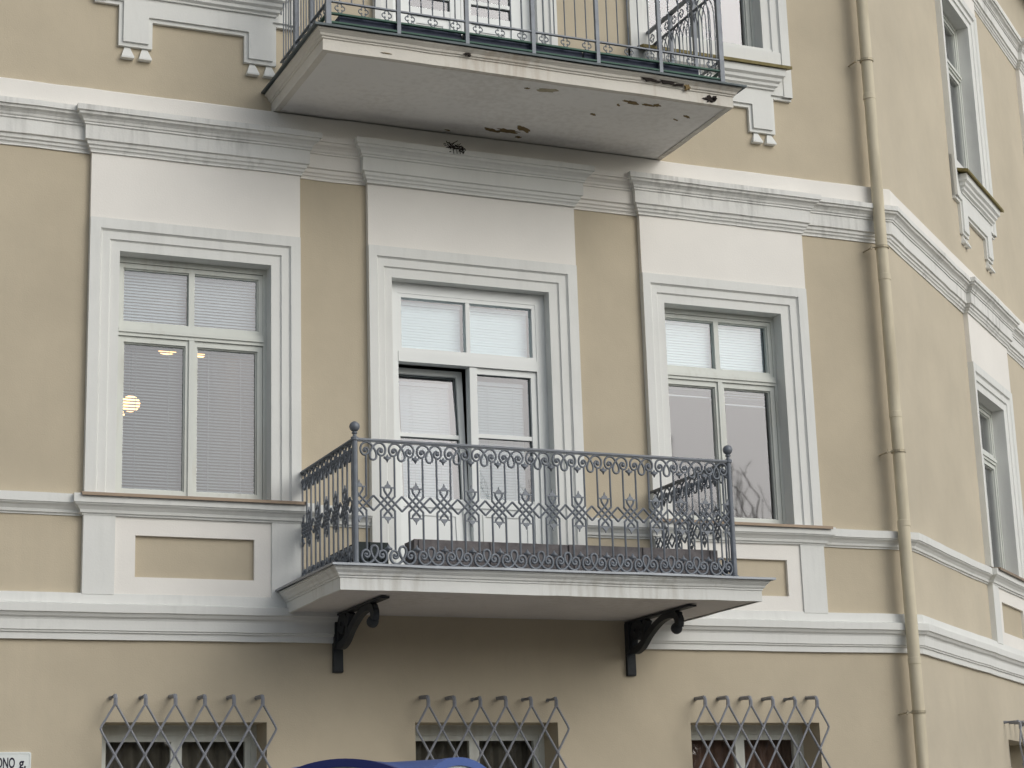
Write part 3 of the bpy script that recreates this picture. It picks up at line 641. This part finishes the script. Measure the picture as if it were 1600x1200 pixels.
def urailing(mw, length, nb, name, posts):
    rl = MB().box(0, length, -.022, .022, 4.575, 4.592).build(name, 'iron', UB, mw)
    for z in (4.425, 3.782): MB().box(0, length, -.012, .012, z-.006, z+.006).build('rail', 'iron', rl, mw)
    for z in (3.680, 3.605): MB().box(0, length, -.014, .014, z-.007, z+.007).build('rail', 'iron_green', rl, mw)
    st = length/(nb*6)
    bar = MB().tube([(0,0,3.786),(0,0,4.22)], .0055, 6).mesh('baluster', 'iron')
    arc = MB().tube([(1.5*st-1.5*st*math.cos(t), 0, 4.22+.2*math.sin(t)) for t in [math.pi*i/14 for i in range(15)]], .0055, 6).mesh('arch', 'iron')
    for k in range(1, nb*6):
        if k % 6: put('baluster', bar, rl, mw @ T((k*st,0,0)))
        if k+3 <= nb*6: put('arch', arc, rl, mw @ T((k*st,0,0)))
        if k % 2: put('quatrefoil', quat_me, rl, mw @ T((k*st,0,3.732))); put('quatrefoil', quat_me, rl, mw @ T((k*st,0,4.50)))
    for k in range(nb+1):
        if posts[0] <= k <= posts[1]:
            wdt = .021 if k in (0, nb) else .016
            MB().box(k*st*6-wdt, k*st*6+wdt, -wdt, wdt, 3.525, 4.6).build('post', 'iron', rl, mw)
urailing(T((URX0,URY,0)), URX1-URX0, 6, 'front_railing', (0, 6))
urailing(T((URX0,URY,0)) @ Matrix.Rotation(R(90), 4, 'Z'), 1.28, 3, 'side_railing', (1, 2))
urailing(T((URX1,URY,0)) @ Matrix.Rotation(R(90), 4, 'Z'), 1.28, 3, 'side_railing', (1, 2))
for k, (a, b) in enumerate(((1.68, 2.72), (2.74, 3.80), (3.82, 4.90))):
    p = thing('planter', ((a+b)/2, -1.2, 3.525), ['navy blue trough nearest the left post of the upper balcony', 'navy blue trough in the middle of the upper balcony', 'navy blue trough nearest the right post of the upper balcony'][k], 'planter', 'planters on the balconies')
    MB().prism([(-1.29,3.53),(-1.30,3.70),(-1.285,3.70),(-1.28,3.545),(-1.13,3.545),(-1.125,3.70),(-1.11,3.70),(-1.12,3.53)], a, b, 'x').box(a, a+.012, -1.285, -1.125, 3.54, 3.695).box(b-.012, b, -1.285, -1.125, 3.54, 3.695).build('trough', 'navy', p)
    MB().box(a+.015, b-.015, -1.278, -1.132, 3.55, 3.68).build('soil', 'soil', p); MB().box(a, b, -1.306, -1.296, 3.688, 3.702).build('rim', 'iron_green', p)
db = thing('dry_debris', (3.05, -.20, 3.15), 'clump of dark dry debris on the cornice under the upper balcony', 'debris')
s = MB(); g = random.Random(3)
for k in range(70):
    t = g.random(); c = Vector((3.00+.16*t+g.uniform(-.02,.02), -.215+g.uniform(-.025,.03), 3.172-.045*t+g.uniform(-.025,.02)))
    d = Vector((g.uniform(-1,1), g.uniform(-.6,.3), g.uniform(-.8,.5)))*.045; s.tube([c, c+d*.5+Vector((0,0,g.uniform(-.008,.008))), c+d], .004, 4)
for k in range(4):
    c = Vector((3.06+.03*k, -.222, 3.14)); s.tube([c, c+Vector((.004,0,-.04-.015*g.random()))], .003, 4)
s.build('twigs', 'debris', db)

# ------------------------------------------------------------------ downpipe
px, py, pr = 7.435, -.150, .056
DP = thing('downpipe', (px, py, GZ), 'beige painted rain downpipe running down the building corner', 'downpipe')
zs = [GZ+.1, -2.9, -1.22, .03, 1.05, 2.38, 4.2, 6.2, 8.5]
xo = lambda z: px + .004*math.sin(z*1.1)
for a, b in zip(zs[:-1], zs[1:]):
    MB().lathe((0,0,0), [(pr,a),(pr,b)], 24, False).build('pipe_section', 'pipe', DP, T((xo((a+b)/2)+rnd.uniform(-.003,.003),py,0)), True)
    MB().lathe((0,0,0), [(pr+.001,a-.006),(pr+.004,a-.004),(pr+.0035,a+.05),(pr+.001,a+.055)], 24, False).build('sleeve', 'pipe', DP, T((xo(a),py,0)))
for z in (4.60, 2.70, .725, -1.65, -3.4, 6.5):
    c = MB().lathe((0,0,0), [(pr+.004,z-.012),(pr+.011,z-.012),(pr+.011,z+.012),(pr+.004,z+.012)], 20).build('clamp', 'clamp', DP, T((xo(z),py,0)))
    MB().tube([(xo(z)-pr-.004, py, z), (xo(z)-pr-.045, py+.02, z-.006), (xo(z)-pr-.05, .0, z-.012)], .0075, 6).tube([(xo(z)-pr-.055, py+.02, z-.022), (xo(z)-pr-.04, py+.02, z+.012)], .009, 6).build('clamp_bolt', 'clamp', c)

# ------------------------------------------------------------------ diamond grilles on the ground-floor windows
def grille(o, mw, label, n=6, y=-.165, p=.2275, x0=None, hz=.192, dz=0):
    xs = (o[0]+.062 if x0 is None else x0); zt = -1.603+dz
    loc = mw @ Vector(((o[0]+o[1])/2, 0, o[2]))
    G = thing('window_grille', loc, label, 'grille', 'diamond grilles on the ground-floor windows')
    rows = 7
    for k in range(n):
        for d in (-1, 1):                                    # each rod runs down diagonally and turns back at the edge
            pts = []; x = xs+k*p; dirn = d
            for j in range(rows+1):
                pts.append((x, y+(.005 if d > 0 else -.005), zt-j*hz))
                nx = x+dirn*p/2
                if nx < xs-p/2-1e-4 or nx > xs+(n-1)*p+p/2+1e-4: dirn = -dirn; nx = x+dirn*p/2
                x = nx
            q = []
            for i, a in enumerate(pts):                      # soften the bends at the edge
                a = Vector(a)
                if 0 < i < len(pts)-1 and abs((Vector(pts[i+1])-a).x-(a-Vector(pts[i-1])).x) > 1e-3:
                    q += [a.lerp(Vector(pts[i-1]), .13), a.lerp(Vector(pts[i-1]), .04).lerp(a.lerp(Vector(pts[i+1]), .04), .5), a.lerp(Vector(pts[i+1]), .13)]
                else: q.append(a)
            MB().tube(q, .0095, 6).build('rod', 'grille', G, mw)
        jt = rnd.uniform(-.012, .012)
        MB().tube([(xs+k*p, y, zt-.02), (xs+k*p, y, zt+.035), (xs+k*p, y+.012, zt+.056+jt*.3), (xs+k*p-.004, -.0, zt+.062+jt)], [.016,.016,.018,.017], 6).build('wall_stay', 'grille', G, mw)
        if k < n:
            for j in range(1, rows):
                off = 0 if j % 2 == 0 else p/2
                if k*p+off <= (n-1)*p+1e-4: MB().sphere((xs+k*p+off, y, zt-j*hz), .0165, 8, 5).build('collar', 'grille', G, mw)
grille(GOPEN[0], I4, 'diamond iron grille on the ground-floor window nearest the street sign')
grille(GOPEN[1], I4, 'diamond iron grille on the middle ground-floor window under the lower balcony', x0=2.752, p=.2245)
grille(GOPEN[2], I4, 'diamond iron grille on the ground-floor window left of the downpipe', x0=5.265, p=.2215, dz=.015)
grille(SGOPEN, SIDE, 'diamond iron grille round the corner at the lower right edge', x0=3.0, p=.23, dz=-.03)

# ------------------------------------------------------------------ street sign
SG = thing('street_sign', (-.75, 0, -2.13), 'white enamel street name plate with dark condensed letters', 'sign')
x0, x1, z0, z1 = -1.10, -.336, -2.125, -1.952
def rrect(x0, x1, z0, z1, r, n=5):
    out = []
    for cx, cz, a in ((x1-r,z1-r,0),(x0+r,z1-r,90),(x0+r,z0+r,180),(x1-r,z0+r,270)):
        out += [(cx+r*math.cos(R(a+90*i/n)), cz+r*math.sin(R(a+90*i/n))) for i in range(n+1)]
    return out
MB().prism(rrect(x0,x1,z0,z1,.016), -.022, -.0, 'y').build('plate', 'sign', SG)
ou, inn = rrect(x0+.003,x1-.003,z0+.003,z1-.003,.014), rrect(x0+.013,x1-.013,z0+.013,z1-.013,.010); n = len(ou)
MB().add([(a,-.0255,b) for a,b in ou]+[(a,-.0255,b) for a,b in inn]+[(a,-.022,b) for a,b in ou]+[(a,-.022,b) for a,b in inn], [(k,(k+1)%n,n+(k+1)%n,n+k) for k in range(n)]+[(k,2*n+k,2*n+(k+1)%n,(k+1)%n) for k in range(n)]+[(n+k,n+(k+1)%n,3*n+(k+1)%n,3*n+k) for k in range(n)]).build('raised_border', 'sign', SG)
def text(txt, xl, xr, zb, hgt, parent):
    c = bpy.data.curves.new('lettering', 'FONT'); c.body = txt; c.extrude = .004; c.offset = .022
    t = bpy.data.objects.new('lettering', c); col.objects.link(t); bpy.context.view_layer.update()
    me = bpy.data.meshes.new_from_object(t.evaluated_get(bpy.context.evaluated_depsgraph_get())); bpy.data.objects.remove(t, do_unlink=True)
    X = [v.co.x for v in me.vertices]; a, b = min(X), max(X); cap = .729
    for v in me.vertices:
        x, y, z = v.co; v.co = (xl+(x-a)/(b-a)*(xr-xl), -.0232-z*.2, zb+y/cap*hgt)
    me.materials.clear(); me.materials.append(M['ink']); return put('lettering', me, parent)
text('ONO', -.587, -.453, -2.066, .076, SG)
text('g.', -.424, -.373, -2.066, .076, SG)

# ------------------------------------------------------------------ blue kiosk with arched faces, its roof just reaching into view
K = thing('kiosk', (1.485, -2.63, GZ), 'blue arched kiosk roof peeking over the bottom edge of the picture', 'kiosk')
KM = T((1.485, -2.631, 0)) @ Matrix.Rotation(R(221.2-270), 4, 'Z')          # local -y is the face turned to the left
W2, RK, ZA = .56, 1.12, -2.199
h = lambda t: ZA-RK+math.sqrt(RK*RK-t*t)
n = 28; v = []; F = []
for i in range(n+1):
    for j in range(n+1):
        a, b = -W2+2*W2*i/n, -W2+2*W2*j/n; v.append((a, b, h(min(abs(a), abs(b)))))
for i in range(n):
    for j in range(n): F.append((i*(n+1)+j, (i+1)*(n+1)+j, (i+1)*(n+1)+j+1, i*(n+1)+j+1))
MB().add(v, F).build('roof', 'kiosk', K, KM, True)
MB().box(-W2+.04, W2-.04, -W2+.04, W2-.04, GZ, ZA-.36).build('body', 'kiosk_white', K, KM)
for k in range(4):
    fm = KM @ Matrix.Rotation(k*math.pi/2, 4, 'Z')
    ts = [-W2+2*W2*i/20 for i in range(21)]
    MB().prism([(t, h(t)+.006) for t in ts]+[(t*.93, h(t)-.045) for t in ts[::-1]], -W2-.02, -W2+.035, 'y').build('arch_rim', 'kiosk_rim' if k % 2 == 0 else 'kiosk', K, fm)  # left-facing rim and its opposite darker: shade put into the colour
    pn = MB().prism([(t*.93, h(t)-.044) for t in ts]+[(W2*.93, ZA-.5), (-W2*.93, ZA-.5)], -W2-.004, -W2+.045, 'y').build('gable_panel', 'kiosk_white', K, fm)
    MB().box(-W2*.98, W2*.98, -W2-.01, -W2+.03, GZ+.02, GZ+.5).build('plinth', 'kiosk_rim', K, fm)
for a, b in ((-.10,-.05),(-.03,.02),(.035,.09)): MB().box(a, b, -W2-.010, -W2-.003, ZA-.16, ZA-.058).build('red_print', 'red', K, KM)

# ------------------------------------------------------------------ the far side of the street: a dark thicket with bare trees, mirrored in the panes
g = random.Random(11); s = MB()
def branch(p, d, L, r, depth):
    q = p+d*L; s.tube([p, p.lerp(q, .5)+Vector((g.uniform(-.06,.06),g.uniform(-.06,.06),0))*L, q], [r, r*.85, r*.7], 4 if depth else 5, cap=False)
    if depth >= 6: return
    for k in range(2 if depth < 2 else g.choice((1, 2, 2, 3))):
        nd = (d+Vector((g.uniform(-.75,.75), g.uniform(-.75,.75), g.uniform(-.15,.5)))).normalized(); branch(q if k < 2 else p.lerp(q, .6), nd, L*g.uniform(.66,.86), r*.64, depth+1)
for k in range(9):
    x = 19+k*3.4+g.uniform(-1.5,1.5); y = -40+g.uniform(-3,3); branch(Vector((x,y,GZ-.2)), Vector((g.uniform(-.06,.06),0,1)).normalized(), g.uniform(3.5,4.4) if 18 < x < 44 else g.uniform(2.5,3.6), .2, 0)
tag(s.build('bare_trees', 'twig'), 'bare leafless trees across the street, mirrored in the window panes', 'trees', kind='stuff')
v = []; F = []
for k in range(26000):                                      # thicket of twig and leaf clumps, an arc round the far side
    a = R(g.uniform(-78, 78)); rad = g.uniform(43, 49); x, y = 3+rad*math.sin(a)*1.25, -rad*math.cos(a)
    top = 8.0+1.6*math.sin(x*.33)+1.1*math.sin(x*.9+1)+g.gauss(0, .5)
    z = GZ+top*g.random()**.8; n = len(v); sz = g.uniform(.35, .85)
    ax = Vector((g.gauss(0,1), g.gauss(0,1), g.gauss(0,1))).normalized(); b = ax.orthogonal().normalized(); c = ax.cross(b)
    P = Vector((x, y, z)); v += [tuple(P+b*sz), tuple(P+c*sz*.6), tuple(P-b*sz), tuple(P-c*sz*.6)]; F.append((n, n+1, n+2, n+3))
me = bpy.data.meshes.new('thicket'); me.from_pydata(v, [], F); me.materials.append(M['thicket'])
tag(put('thicket', me), 'dark thicket across the street, mirrored in the low panes', 'thicket', kind='stuff')
